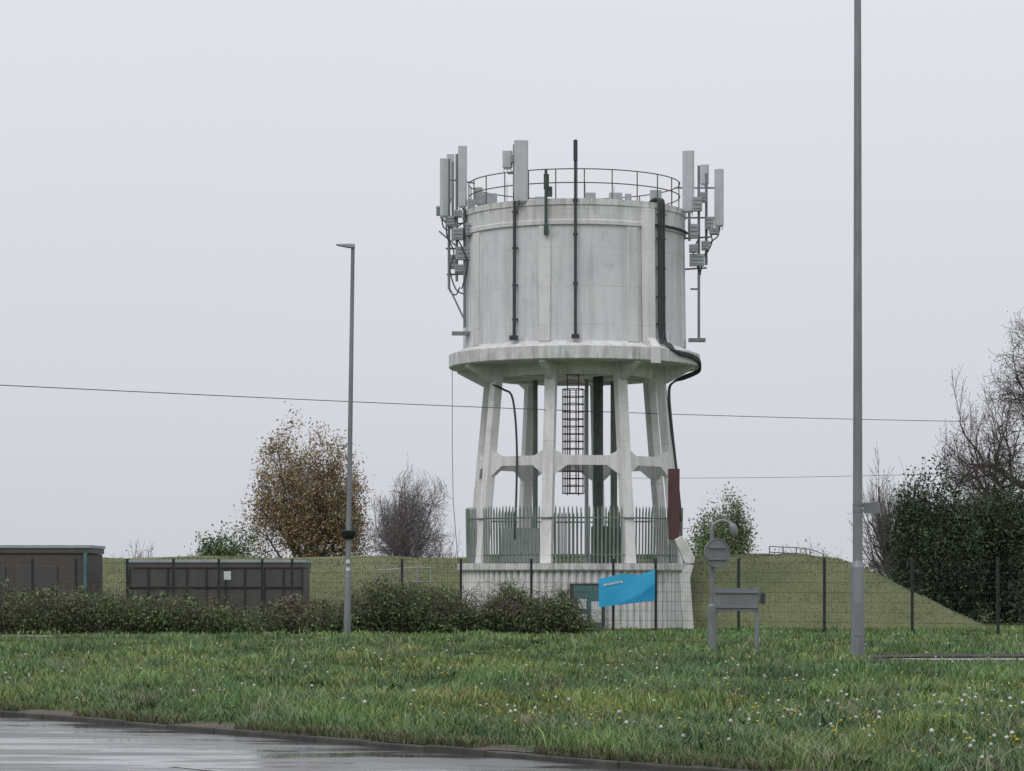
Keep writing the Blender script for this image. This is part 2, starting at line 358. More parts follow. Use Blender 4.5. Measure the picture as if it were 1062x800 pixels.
Vg,Fg,Cg=blades(bx,by,gh(bx,by),th[ix]*rng.uniform(.6,1.2,len(ix)),bw,tc[ix]*rng.uniform(.75,1.25,(len(ix),1)),0.9)
def clump(n,ymin,ymax,hr,wr,pal,pr,K,spd,thr=.42):
    yp=rng.uniform(ymin,ymax,n); xp=rng.uniform(-150,1200,n); D=1.5*F/(yp-600); X=(xp-531)*D/F
    ok=(dk(X,D)>0.45)&~((X>5.8)&(np.abs(D-49)<3.2))&(fnoise(X*.6+20,D*.35)>thr); X=X[ok];D=D[ok]; n=len(X); c=1.12*pick(n,pal,pr); h=rng.uniform(*hr,n)
    ix=np.repeat(np.arange(n),K); sp=spd*rng.uniform(.6,1.7,n)[ix]; bx=X[ix]+rng.normal(0,1,len(ix))*sp; by=D[ix]+rng.normal(0,1,len(ix))*sp
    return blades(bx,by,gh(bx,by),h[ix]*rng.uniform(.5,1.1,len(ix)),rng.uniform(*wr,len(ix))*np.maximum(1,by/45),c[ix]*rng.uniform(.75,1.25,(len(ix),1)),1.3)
sets=[(Vg,Fg,Cg)]
sets.append(clump(2400,662,814,(0.12,0.28),(0.006,0.012),[(0.082,0.148,0.06),(0.115,0.18,0.08),(0.20,0.195,0.12)],[.5,.35,.15],50,0.12))
sets.append(clump(380,668,812,(0.08,0.18),(0.02,0.045),[(0.04,0.085,0.032),(0.06,0.115,0.045)],[.5,.5],36,0.10,.36))
D0_=1.5*F/150; X0=W(850,745,D0_)[0]
bx=X0+rng.normal(0,.09,90); by=D0_+rng.normal(0,.08,90)
sets.append(blades(bx,by,gh(bx,by),rng.uniform(.08,.26,90),rng.uniform(.02,.05,90),pick(90,[(0.025,0.06,0.022)],[1]),1.1))
n=26000; u=rng.uniform(-12,18,n); d=0.05+0.42*rng.random(n)**1.3; keep=vnoise(u*1.1,d*0+3)>0.28; u=u[keep]; d=d[keep]; n=len(u)
bx=P0[0]+T[0]*u+NN[0]*d; by=P0[1]+T[1]*u+NN[1]*d
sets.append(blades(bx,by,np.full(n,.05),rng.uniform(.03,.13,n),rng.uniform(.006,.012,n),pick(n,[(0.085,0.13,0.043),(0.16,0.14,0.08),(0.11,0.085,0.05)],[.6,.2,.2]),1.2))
off=0;VV=[];FF=[];CC=[]
for v,f,c in sets: VV.append(v);FF.append(f+off);CC.append(c);off+=len(v)
o=npmesh('grass',np.concatenate(VV),np.concatenate(FF),np.concatenate(CC),M_grass); tag(o,'long uneven wet green grass on the verge','grass','stuff')
n=90000; X=rng.uniform(-30,14.8,n); Y=rng.uniform(81,95,n); z=mh(X,Y)+0.05; ok=z>0.05; X=X[ok];Y=Y[ok];z=z[ok]
mg=blades(X,Y,z,rng.uniform(.015,.05,len(X)),rng.uniform(.02,.04,len(X)),1.2*pick(len(X),[(0.12,0.14,0.068),(0.155,0.17,0.09),(0.20,0.185,0.115)],[.48,.37,.15])*(0.7+0.6*fnoise(X*.7,Y*.7))[:,None],0.9)
o=npmesh('embankment_grass',mg[0],mg[1],mg[2],M_grass); tag(o,'short dull grey-green grass on the embankment','grass','stuff')
def ico():
    bm=bmesh.new(); bmesh.ops.create_icosphere(bm,subdivisions=1,radius=1); v=np.array([x.co[:] for x in bm.verts]); f=np.array([[q.index for q in x.verts] for x in bm.faces]); bm.free(); return v,f
iv,jf=ico()
def dots(n,ymin,ymax,R,flat,hz,name,colr,label):
    yp=rng.uniform(ymin,ymax,n*4); xp=rng.uniform(-150,1210,n*4)
    D=1.5*F/(yp-600); X=(xp-531)*D/F
    pr=np.clip((fnoise(X*1.1+7,D*.7)-.3)*3,0,1)*(0.45+0.55*np.clip(xp/1062,0,1))
    ok=(dk(X,D)>0.7)&(rng.random(n*4)<pr)&~((X>5.8)&(np.abs(D-49)<3)); X=X[ok][:n];D=D[ok][:n]; m=len(X)
    r=R*rng.uniform(.6,1.2,m); z=gh(X,D)+rng.uniform(*hz,m)
    V=(iv[None]*r[:,None,None]*np.array([1,1,flat])+np.stack([X,D,z],-1)[:,None,:]).reshape(-1,3)
    Fc=(jf[None]+(np.arange(m)*len(iv))[:,None,None]).reshape(-1,3)
    C=np.repeat(np.array([colr])*rng.uniform(.6,1.05,(m,1)),len(iv),0)
    sv,sf,sc=blades(X,D,gh(X,D),z-gh(X,D),np.full(m,.007),np.full((m,3),.14)*np.array([1,1.2,.6]),0.02)
    o=npmesh(name,np.concatenate([V,sv]),np.concatenate([Fc,sf+len(V)]),np.concatenate([C,sc]),M_attr); tag(o,label,'flowers','stuff')
dots(290,668,812,0.021,1,(.12,.24),'dandelion_seed_heads',(0.54,0.54,0.50),'white dandelion seed heads dotted through grass')
dots(480,662,805,0.018,.6,(.11,.20),'dandelion_flowers',(0.56,0.44,0.03),'yellow dandelion flowers dotted through grass')
# ---------------------------------------------------------------- trees
def grow_tree(seed,levels,kids,limb_ang,wob,upw,first=0.25,ratio=(0.5,0.78),stems=1,fan=25):
    R=random.Random(seed); segs=[]
    def rv(): return Vector((R.gauss(0,1),R.gauss(0,1),R.gauss(0,1)))
    def grow(p,d,Ln,r,lev):
        n=5 if lev==0 else 4 if lev<3 else 3; pts=[(p.copy(),r,d.copy())]
        for i in range(n):
            d=(d+rv()*wob*(0.4 if lev==0 else 1)+Vector((0,0,upw))).normalized(); q=p+d*(Ln/n); r2=r*(1-0.55*(1/n) if lev<levels else 0.7)
            segs.append((p.copy(),q.copy(),r,r2,lev)); p=q; r=r2; pts.append((p.copy(),r,d.copy()))
        if lev>=levels: return
        k=kids[min(lev,len(kids)-1)]
        for c in range(k):
            f=first+(1-first)*((c+R.random())/k); i=min(int(f*n),n-1); t=f*n-i
            bp=pts[i][0].lerp(pts[i+1][0],t); br=pts[i+1][1]; bd=pts[i+1][2]
            perp=bd.cross(rv()).normalized(); an=math.radians(R.gauss(limb_ang,10))*(1.0 if c<k-1 else 0.35)
            nd=(bd*math.cos(an)+perp*math.sin(an)).normalized()
            grow(bp,nd,Ln*R.uniform(*ratio)*(1.0-0.3*f if lev==0 else 1),br*0.62,lev+1)
    for s_ in range(stems):
        if stems==1: d=Vector((0,0,1))
        else:
            az=2*math.pi*(s_+R.random()*.5)/stems; t=math.radians(fan*R.uniform(.5,1.2)); d=Vector((math.sin(t)*math.cos(az),math.sin(t)*math.sin(az),math.cos(t)))
        grow(Vector((0,0,0)),d,R.uniform(.8,1.0) if stems>1 else 1.0,0.035 if stems==1 else .022,0)
    return segs
def tubes(P0,P1,R0,R1,k=4):
    n=len(P0); d=P1-P0; d/=np.linalg.norm(d,axis=1)[:,None]+1e-9
    up=np.tile(np.array([[0.3,0.9,0.2]]),(n,1)); a=np.cross(d,up); a/=np.linalg.norm(a,axis=1)[:,None]+1e-9; b=np.cross(d,a)
    t=np.arange(k)*2*np.pi/k; cs=np.cos(t)[None,:,None];sn=np.sin(t)[None,:,None]
    ring=a[:,None,:]*cs+b[:,None,:]*sn
    V=np.concatenate([P0[:,None,:]+ring*R0[:,None,None],P1[:,None,:]+ring*R1[:,None,None]],1).reshape(-1,3)
    base=(np.arange(n)*2*k)[:,None]; i=np.arange(k)[None,:]; j=(i+1)%k
    Fc=np.stack([base+i,base+j,base+k+j,base+k+i],-1).reshape(-1,4); return V,Fc
def leaves(C,size,colr):
    n=len(C); a=rng.normal(0,1,(n,3)); a/=np.linalg.norm(a,axis=1)[:,None]; b=np.cross(a,rng.normal(0,1,(n,3))); b/=np.linalg.norm(b,axis=1)[:,None]
    s=size[:,None]; V=np.stack([C-a*s,C+b*s*.5,C+a*s,C-b*s*.5],1).reshape(-1,3)
    return V,np.arange(n*4).reshape(-1,4),np.repeat(colr,4,0)
def make_tree(name,cx,D,width,height,seed,label,cat='tree',levels=4,kids=(7,5,5,4),ang=45,wob=.12,upw=.06,first=.25,nleaf=0,lsig=.1,lsize=.1,pal=None,pr=None,rad=1.0,twr=.008,depth=None,tm=None,stems=1,fan=25,ratio=(.5,.78),rnd=None):
    X0=(cx-531)*D/F; segs=grow_tree(seed,levels,kids,ang,wob,upw,first,ratio,stems,fan)
    P0_=np.array([s[0][:] for s in segs]);P1_=np.array([s[1][:] for s in segs]);R0=np.array([s[2] for s in segs]);R1=np.array([s[3] for s in segs]);lv=np.array([s[4] for s in segs])
    mn=P1_.min(0);mx=P1_.max(0)
    xm=(np.percentile(P1_[:,0],1)+np.percentile(P1_[:,0],99))/2
    S=np.array([width/(np.percentile(P1_[:,0],99.5)-np.percentile(P1_[:,0],.5)),(depth or width)/(mx[1]-mn[1]),height/np.percentile(P1_[:,2],99.7)])
    sh=np.array([xm,0,0])
    f0=np.clip(P0_[:,2:3]/0.6,0,1);f1=np.clip(P1_[:,2:3]/0.6,0,1)
    P0_=(P0_-sh*f0)*S;P1_=(P1_-sh*f1)*S
    if rnd:
        def shape(P):
            h=P[:,2]/height; lim=width/2*1.12*np.sqrt(np.clip(1-((h-rnd[0])/rnd[1])**2,0.03,1))
            r=np.linalg.norm(P[:,:2],axis=1)+1e-9; k=lim*np.tanh(r/lim)/r*1.12; k=np.where(h<0.1,1,k); P=P.copy(); P[:,:2]*=k[:,None]; return P
        P0_=shape(P0_);P1_=shape(P1_)
    O=np.array([X0,D,0.0]); P0_+=O;P1_+=O
    R0=np.maximum(R0*height*rad,twr);R1=np.maximum(R1*height*rad,twr*.7)
    e=empty(name,Vector(O),label,cat)
    big=lv<=1; v,f=tubes(P0_[big],P1_[big],R0[big],R1[big],7); npmesh('trunk',v,f,None,M_bark,tuple(O),e)
    sm_=~big; v,f=tubes(P0_[sm_],P1_[sm_],R0[sm_],R1[sm_],3)
    if nleaf==0:
        npmesh('crown',v,f,None,tm or M_twig,tuple(O),e)
    else:
        npmesh('branches',v,f,None,tm or M_twig,tuple(O),e)
        tp=P1_[lv>=levels]; i=rng.integers(0,len(tp),nleaf); C=tp[i]+rng.normal(0,lsig,(nleaf,3))
        dens=0.6+0.8*fnoise(tp[i][:,0]*1.5+30,tp[i][:,2]*1.5)
        c=pick(nleaf,pal,pr)*dens[:,None]
        v,f,cc=leaves(C,lsize*rng.uniform(.6,1.3,nleaf),c); npmesh('crown',v,f,cc,M_attr,tuple(O),e)
    return e
BUD=[(0.27,0.165,0.09),(0.20,0.18,0.085),(0.31,0.185,0.11),(0.15,0.17,0.07)]
make_tree('budding_tree',319,135,6.5,9.0,3,'tall multi-stemmed tree in sparse russet spring leaf',levels=4,kids=(9,5,4,3),ang=48,upw=.02,wob=.12,first=.2,nleaf=34000,lsig=.25,lsize=.072,pal=BUD,pr=[.34,.26,.24,.16],twr=.006,rad=.7,stems=4,fan=24,tm=M_ftwig,rnd=(.46,.57))
make_tree('bare_tree',428,125,4.6,6.4,19,'bare rounded grey-brown tree behind embankment',levels=4,kids=(12,8,6,5),ang=46,upw=.02,wob=.13,first=.15,twr=.0078,rad=.8,stems=2,fan=18,tm=M_ftwig,rnd=(.5,.54))
make_tree('green_bush',230,132,3.3,4.0,21,'fresh green bushy shrub beside taller tree','bush',levels=3,kids=(8,6,5),ang=50,first=.1,nleaf=6500,lsig=.2,lsize=.085,pal=[(0.09,0.15,0.045),(0.07,0.12,0.04)],pr=[.6,.4],stems=3)
make_tree('willow_tree',746,130,3.2,5.5,31,'small yellow-green tree behind embankment',levels=3,kids=(9,7,5),ang=48,upw=-.02,first=.3,nleaf=13000,lsig=.24,lsize=.068,pal=[(0.17,0.22,0.10),(0.12,0.17,0.075),(0.07,0.11,0.045)],pr=[.45,.35,.2],stems=3,rnd=(.6,.45),twr=.006)
make_tree('thin_shrub',838,130,3.6,3.2,41,'low twiggy shrub just above embankment','bush',levels=3,kids=(9,7,5),ang=50,first=.1,nleaf=900,lsig=.12,lsize=.07,pal=[(0.14,0.15,0.08)],pr=[1],stems=4,fan=45,tm=M_ftwig)
make_tree('thin_shrub',141,130,1.9,3.3,42,'tiny bare bush showing above embankment','bush',levels=3,kids=(8,6,5),ang=45,first=.1,nleaf=200,lsig=.1,lsize=.06,pal=[(0.16,0.13,0.08)],pr=[1],stems=4,fan=40,tm=M_ftwig)
make_tree('bare_tree',1080,97,7.6,11.0,57,'large leafless tree with dense fine twigs',levels=5,kids=(13,8,6,5,4),ang=48,wob=.13,upw=.01,first=.18,twr=.008,nleaf=26000,lsig=.16,lsize=.03,pal=[(0.15,0.12,0.085),(0.12,0.11,0.07)],pr=[.6,.4],stems=1,ratio=(.48,.72),rnd=(.58,.46))
make_tree('bare_shrub',935,102,3.6,6.0,61,'leafless purple-brown shrub beside evergreens','bush',levels=4,kids=(7,5,4,4),ang=36,upw=.06,first=.08,twr=.0065,stems=5,fan=28,tm=M_ftwig)
EV=[(0.03,0.05,0.026),(0.048,0.073,0.037),(0.068,0.097,0.05)]
make_tree('evergreen_bush',970,90,3.0,4.9,71,'dark dense evergreen bush at embankment foot','bush',levels=3,kids=(10,7,6),ang=62,wob=.1,upw=.02,first=.04,nleaf=46000,lsig=.26,lsize=.062,pal=EV,pr=[.4,.4,.2],stems=3,fan=20,rnd=(.42,.60))
make_tree('evergreen_bush',1040,92,4.0,4.9,72,'dark ivy-clad evergreen below bare tree','bush',levels=3,kids=(10,7,6),ang=60,wob=.1,upw=.02,first=.04,nleaf=50000,lsig=.28,lsize=.062,pal=EV,pr=[.4,.4,.2],stems=3,fan=20,rnd=(.42,.60))
make_tree('evergreen_bush',1110,88,3.6,4.6,73,'dark evergreen shrub beside entrance','bush',levels=3,kids=(12,8,6),ang=62,wob=.1,upw=.02,first=.04,nleaf=16000,lsig=.24,lsize=.065,pal=EV,pr=[.4,.4,.2])
n=22000; X=rng.uniform(-90,120,n); Y=260+rng.normal(0,4,n); top=2.8+.5*np.sin(X*.21)+.3*np.sin(X*.67+1)
C=np.stack([X,Y,top*rng.random(n)**.7],-1); v,f,c=leaves(C,rng.uniform(.2,.4,n),pick(n,[(0.13,0.15,0.11),(0.15,0.14,0.12)],[.5,.5]))
o=npmesh('distant_woodland',v,f,c,M_attr); tag(o,'low hazy line of distant woodland','woodland','stuff')
# ---------------------------------------------------------------- bramble hedge
def hedge(name,x0,x1,tops,D,depth,n,label):
    xs_=np.array([t[0] for t in tops]);ts=np.array([t[1] for t in tops])
    xp=rng.uniform(x0,x1,n); Y=D+depth*rng.random(n); X=(xp-531)*D/F
    HB=1.6+(600-np.interp(xp,xs_,ts))*D/F; H=HB*(0.10+1.5*fnoise(X*1.1+11,Y*0.9))
    fr=(Y-D)/depth; prof=np.sqrt(np.clip(1-(2*fr-1)**2*.8,0.1,1))
    z=H*prof*rng.random(n)**.75; sig=rng.normal(0,.07,(n,3))
    C=np.stack([X,Y,z],-1)+sig
    keep=(vnoise(X*4.1,z*5+Y)+.3*(1-z/H))>0.36; C=C[keep]; z=z[keep]; H=H[keep]; X=X[keep]; m_=len(z)
    cl=fnoise(X*.8+70,z*1.2)
    green=1.3*pick(m_,[(0.07,0.105,0.04),(0.105,0.15,0.06),(0.045,0.068,0.03)],[.4,.36,.24]); brown=1.2*pick(m_,[(0.115,0.092,0.065),(0.08,0.066,0.05),(0.16,0.118,0.085)],[.4,.38,.22])
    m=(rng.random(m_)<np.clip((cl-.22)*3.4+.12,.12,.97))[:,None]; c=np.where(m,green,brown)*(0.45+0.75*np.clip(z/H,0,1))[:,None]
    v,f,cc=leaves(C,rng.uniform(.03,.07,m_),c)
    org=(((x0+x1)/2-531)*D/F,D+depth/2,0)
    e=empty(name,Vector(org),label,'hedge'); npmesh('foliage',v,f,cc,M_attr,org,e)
    k=n//26; sx=(rng.uniform(x0,x1,k)-531)*D/F; sy=D+depth*rng.random(k); Hs=1.6+(600-np.interp(sx*F/D+531,xs_,ts))*D/F
    Hs*=rng.uniform(.5,1.25,k)*(0.2+1.25*fnoise(sx*1.1+11,sy*.9)); bend=rng.uniform(1.5,2.6,k); ln=rng.uniform(.2,1.0,k)
    an=rng.uniform(0,2*np.pi,k); P=[];Q=[]
    fn=lambda q:np.stack([sx+np.cos(an)*ln*q**1.6,sy+np.sin(an)*.4*ln*q**1.6,Hs*np.sin(q*bend)],-1)
    for t in range(6): P.append(fn(t/6));Q.append(fn((t+1)/6))
    P=np.concatenate(P);Q=np.concatenate(Q); v,f=tubes(P,Q,np.full(len(P),.006),np.full(len(P),.005),3); npmesh('canes',v,f,None,M_cane,org,e)
    return e
hedge('bramble_hedge',-160,330,[(-160,612),(0,609),(60,613),(100,618),(140,619),(180,625),(240,627),(290,620),(330,616)],73.3,2.8,70000,'ragged tangled bramble hedge with dead brown stems')
hedge('bramble_hedge',330,616,[(330,616),(370,609),(420,612),(440,614),(480,606),(520,609),(545,620),(570,604),(590,607),(605,636),(616,650)],73.6,2.4,52000,'tall loose bramble thicket in front of tower plinth')
# ---------------------------------------------------------------- WATER TOWER
OT=Vector(((595.5-531)*0.03,84.0,0.0)); s=0.03
def zt(y): return 1.6+(600-y)*0.0293
def TP(x,y,dy=0.0): return Vector((OT.x+(x-595.5)*s*(84+dy)/84,84+dy,1.6+(600-y)*(84+dy)/F))
def AP(deg,r,z): t=math.radians(deg); return Vector((OT.x+r*math.sin(t),OT.y-r*math.cos(t),z))
tower=empty('water_tower',OT,'round white concrete water tower on splayed legs','water tower')
mb=MB()
mb.lathe(OT,[(0.01,zt(213)),(3.48,zt(213)),(3.48,zt(219)),(3.45,zt(219.5)),(3.45,zt(234)),(3.48,zt(235)),(3.48,zt(239)),(3.40,zt(240))],96)
mb.make('rim',M_conc,OT,tower,smooth=True)
mb=MB(); mb.lathe(OT,[(3.42,zt(239)),(3.46,zt(359))],96)
tank=mb.make('tank',M_pan,OT,tower,smooth=True)
PH=[-61,-16,29,74,119,164,209,254]
def rot_copies(ob,parent,angs):
    ob.rotation_euler=(0,0,math.radians(angs[0]))
    for a in angs[1:]:
        c=ob.copy(); col.objects.link(c); c.parent=parent; c.rotation_euler=(0,0,math.radians(a))
z0,z1=zt(240.5),zt(358)
mb=MB(); mb.prism([OT+Vector((0,-r,z)) for r,z in[(3.32,z0),(3.47,z0),(3.52,z1),(3.38,z1)]],(0.36,0,0))
rot_copies(mb.make('pilaster',M_conc,OT,tank,bevel=.01),tank,PH)
mb=MB()
mb.lathe(OT,[(3.44,zt(357)),(3.50,zt(358.5)),(3.84,zt(363.3)),(3.90,zt(364)),(3.90,zt(376.5)),(3.87,zt(377.5)),(3.0,zt(377.3)),(2.9,zt(377.2)),(0.01,zt(377.2))],96)
mb.make('gallery',M_conc,OT,tower,smooth=True)
mb=MB()
mb.lathe(OT,[(2.36,zt(377)),(2.36,zt(389)),(2.58,zt(389.5)),(2.64,zt(377))],64)
mb.make('ring_girder',M_leg,OT,tower,smooth=True)
mb=MB(); mb.prism([OT+Vector((0,-r,z)) for r,z in[(0.1,zt(377)),(2.4,zt(377)),(2.4,zt(389)),(0.1,zt(387))]],(0.24,0,0))
rot_copies(mb.make('support_beam',M_leg,OT,tower,bevel=.01),tower,PH)
z0=zt(586)
mb=MB(); mb.prism([OT+Vector((0,-r,z)) for r,z in[(3.14,z0),(3.42,z0),(2.84,zt(377)),(2.58,zt(377))]],(0.33,0,0))
rot_copies(mb.make('leg',M_leg,OT,tower,bevel=.005),tower,PH)
mb=MB(); mb.prism([OT+Vector((0,-r,z)) for r,z in[(2.78,zt(377.3)),(3.78,zt(377.3)),(3.78,zt(380)),(2.94,zt(395)),(2.82,zt(395))]],(0.20,0,0))
rot_copies(mb.make('bracket',M_leg,OT,tower,bevel=.005),tower,PH)
mb=MB(); r=3.0; p=AP(-22.5,r,0); q=AP(22.5,r,0); d=(q-p); Lb=d.length; u=d.normalized(); nrm=Vector((-u.y,u.x,0))
prof=[(0.1,zt(468)),(.17,zt(468)),(.48,zt(473.5)),(Lb-.48,zt(473.5)),(Lb-.17,zt(468)),(Lb-.1,zt(468)),(Lb-.1,zt(493)),(Lb-.17,zt(493)),(Lb-.55,zt(483.5)),(.55,zt(483.5)),(.17,zt(493)),(.1,zt(493))]
mb.prism([p+u*k+Vector((0,0,z)) for k,z in prof],nrm*0.20)
rot_copies(mb.make('cross_beam',M_leg,OT,tower,bevel=.004),tower,[x+22.5 for x in PH])
# plinth
mb=MB()
mb.lathe(OT,[(3.42,-0.2),(3.42,zt(592))],384,rf=lambda i,r:r+(0.0,0.09,0.12,0.09)[i%4])
pl=mb.make('plinth',M_clad,OT,tower)
mb=MB(); mb.lathe(OT,[(0.01,zt(592)),(3.60,zt(592.2)),(3.63,zt(591)),(3.63,zt(585)),(3.60,zt(584.5)),(0.01,zt(584))],72)
mb.make('plinth_slab',M_conc,OT,tower,smooth=True)
t=math.radians(5)
mb=MB(); mb.box(AP(5,3.55,zt(631)),(1.04,0.16,1.52),rot=t); mb.make('door_frame',M_dark,OT,pl)
mb=MB(); mb.box(AP(5,3.63,zt(632)),(0.86,0.06,1.42),rot=t); door=mb.make('door',M_teal,OT,pl,bevel=.01)
for (aa,yy,ww,hh) in[(9.0,634,.30,.62),(2.5,626,.24,.30),(2.5,640,.24,.22)]:
    mb=MB(); mb.box(AP(aa,3.675,zt(yy)),(ww,0.02,hh),rot=t); mb.make('notice',M_paper,OT,door)
def palis(r,z0,z1,step):
    mb=MB(); n=int(2*math.pi*r/step)
    for i in range(n):
        a=360*i/n
        if min(abs((a-p+180)%360-180) for p in PH)<3.2: continue
        t=math.radians(a); hh=z1-random.random()*0.05
        c=AP(a,r,0); tv=Vector((math.cos(t),math.sin(t),0))*0.022; ov=Vector((math.sin(t),-math.cos(t),0))
        nv=ov*0.010; lean=ov*.03
        vs=[c-tv-nv+Vector((0,0,z0)),c+tv-nv+Vector((0,0,z0)),c+tv-nv+lean+Vector((0,0,hh-.09)),c-nv+lean+Vector((0,0,hh)),c-tv-nv+lean+Vector((0,0,hh-.09))]
        vs2=[v+nv*2 for v in vs]; k=5
        mb.add(vs+vs2,[(0,1,2,3,4),(9,8,7,6,5)]+[(i_,(i_+1)%k,k+(i_+1)%k,k+i_) for i_ in range(k)])
    for z,rr in ((zt(538),.02),(zt(576),-.02)): mb.path([AP(a,r+rr-.03,z) for a in range(0,360,6)],0.025,4,closed=True)
    return mb
palis(3.34,zt(585),zt(525),0.125).make('palisade_fence',M_pgreen,OT,tower)
mb=MB(); mb.tube(TP(620,584,-.4),TP(620,380,-.4),.16,n=12); mb.make('riser_pipe',M_green,OT,tower,smooth=True)
mb=MB(); mb.tube(TP(638,584,1.8),TP(638,380,1.8),.11,n=12); mb.make('riser_pipe',M_pgreen,OT,tower,smooth=True)
mb=MB(); mb.tube(TP(609,584,.8),TP(609,380,.8),.06,n=8); mb.make('riser_pipe',M_box,OT,tower,smooth=True)
mb=MB(); mb.tube(TP(556,584,1.2),TP(556,380,1.2),.08,n=8); mb.make('riser_pipe',M_pgreen,OT,tower,smooth=True)
mb=MB(); mb.box(TP(540,566,.6),(1.2,.9,1.1)); mb.make('equipment_cabinet',M_box,OT,tower,bevel=.02)
mb=MB(); mb.box(TP(630,566,0),(1.0,.9,1.2)); mb.make('equipment_cabinet',M_green,OT,tower,bevel=.02)
cx=593; c0=TP(cx,512,-1.9); c1=TP(cx,404,-1.9); R=.33
mb=MB(); nz=14
for i in range(nz+1):
    z=c0.z+(c1.z-c0.z)*i/nz; mb.path([Vector((c0.x+R*math.cos(t*math.pi/12),c0.y+R*math.sin(t*math.pi/12),z)) for t in range(24)],.014,4,closed=True)
for t in (-17,-15,-12.5,-10,-7.5,-5,-2,0,5):
    mb.tube((c0.x+R*math.cos(t*math.pi/12),c0.y+R*math.sin(t*math.pi/12),c0.z),(c0.x+R*math.cos(t*math.pi/12),c0.y+R*math.sin(t*math.pi/12),c1.z),.017,n=4)
cage=mb.make('ladder_cage',M_cage,OT,tower)
mb=MB()
for dx in(-.17,.17): mb.tube((c0.x+dx,c0.y+.3,c0.z-.05),(c0.x+dx,c0.y+.3,c1.z+.6),.018,n=5)
z=c0.z
while z<c1.z+.5: mb.tube((c0.x-.17,c0.y+.3,z),(c0.x+.17,c0.y+.3,z),.008,n=4); z+=.28
mb.make('ladder',M_cage,OT,cage)
mb=MB(); Rr=3.28
for a in range(0,360,15): mb.tube(AP(a+4,Rr,zt(213)),AP(a+4,Rr,zt(182)),.018,n=5)
for y in(182,196): mb.path([AP(a,Rr,zt(y)) for a in range(0,360,5)],.018,5,closed=True)
mb.make('railing',M_rust,OT,tower)
for x,w,h,dy in[(508,.45,.40,0),(560,.3,.35,.4),(612,.35,.45,.2),(638,.4,.35,-.5),(652,.2,.5,.8),(680,.35,.5,0),(496,.25,.5,-.6)]:
    p=TP(x,211,dy); mb=MB(); mb.box((p.x,p.y,zt(213)+h/2+.22),(w,.3,h),ch=.02)
    mb.tube((p.x,p.y,zt(213)),(p.x,p.y,zt(213)+.3),.04,n=5)
    mb.make('roof_equipment',M_box,OT,tower)
for x,h in[(526,1.0),(566,1.15),(599,2.35),(607,1.0),(637,.9)]:
    p=TP(x,205,.3); mb=MB(); mb.tube((p.x,p.y,zt(213)),(p.x,p.y,zt(213)+h),.011,n=4); mb.make('lightning_rod',M_dark,OT,tower)
def aof(x,r=3.55): return math.degrees(math.asin((x-595.5)*s/r))
mb=MB(); a=aof(534); mb.tube(AP(a,3.57,zt(205)),AP(a,3.60,zt(352)),.05,n=8); mb.box(AP(a,3.63,zt(354)),(.22,.16,.14),rot=math.radians(a))
for y in(225,262,300,335): mb.box(AP(a,3.55,zt(y)),(.15,.12,.05),rot=math.radians(a))
mb.make('down_pipe',M_dark,OT,tower)
mb=MB(); a=aof(594); mb.tube(AP(a,3.57,zt(154)),AP(a,3.60,zt(353)),.045,n=8); mb.box(AP(a,3.57,zt(165)),(.12,.12,.6)); mb.box(AP(a,3.63,zt(354)),(.24,.16,.12),rot=math.radians(a))
for y in(215,250,300): mb.box(AP(a,3.55,zt(y)),(.15,.12,.06),rot=math.radians(a))
mb.make('antenna_pole',M_dark,OT,tower)
mb=MB(); a=aof(565); mb.tube(AP(a,3.58,zt(184)),AP(a,3.58,zt(250)),.045,n=8); mb.box(AP(a,3.56,zt(245)),(.14,.1,.28)); mb.box(AP(a,3.53,zt(196)),(.16,.12,.45)); mb.box(AP(a+1.2,3.50,zt(206)),(.20,.10,.30))
mb.make('antenna_pole',M_green,OT,tower)
mb=MB(); a=aof(667); t=math.radians(a)
mb.prism([AP(a,r,z) for r,z in[(3.42,zt(221)),(3.69,zt(221)),(3.73,zt(354)),(3.98,zt(363)),(3.98,zt(380)),(3.88,zt(380)),(3.5,zt(356))]],Vector((math.cos(t),math.sin(t),0))*.32)
mb.make('white_duct',M_leg,OT,tower,bevel=.01)
for k,off in enumerate((-1.9,0.0,1.9)):
    a=aof(681.5)+off; b=.045*k; mb=MB()
    pts=[AP(a,3.1,zt(213)),AP(a,3.3,zt(209)),AP(a,3.5,zt(209)),AP(a,3.55,zt(216)),AP(a,3.55,zt(240)),AP(a,3.56,zt(300)),AP(a,3.59,zt(351)),AP(a+1,3.76,zt(359)),AP(a+3,3.93,zt(365)-b),AP(60,3.95,zt(367)-b),AP(68,3.95,zt(368.5)-b),AP(74,3.95,zt(370)-b),AP(79,3.94,zt(374)-b),AP(81,3.90,zt(379)-b),AP(81,3.7,zt(383)-b),AP(80,3.4,zt(387)-b),AP(79,3.12,zt(393)),AP(78+off*.8,2.98,zt(403)),AP(78+off*.8,3.06,zt(440)),AP(78+off*.8,3.22,zt(490)),AP(78+off*.8,3.36,zt(540))]
    mb.path(smoothpts(pts,4),.036,6)
    if k==1:
        for y in(225,250,280,310,338): mb.box(AP(aof(681.5),3.54,zt(y)),(.38,.06,.05),rot=math.radians(aof(681.5)))
    mb.make('cable_pipe',M_dark,OT,tower,smooth=True)
mb=MB(); mb.path(smoothpts([AP(-60,2.9,zt(398)),AP(-50,2.85,zt(404)),AP(-42,2.85,zt(415)),AP(-38,2.9,zt(470)),AP(-38,3.0,zt(560))]),.035,5); mb.make('cable_pipe',M_dark,OT,tower)
mb=MB(); mb.path([AP(a,3.52,zt(236)+.01*math.sin(a)) for a in range(36,82,3)],.04,6); mb.make('cable_pipe',M_dark,OT,tower)
mb=MB(); mb.box(TP(697.5,523,-1.75),(.34,.30,2.15),ch=.02); mb.make('equipment_box',M_redbox,OT,tower,bevel=.01)
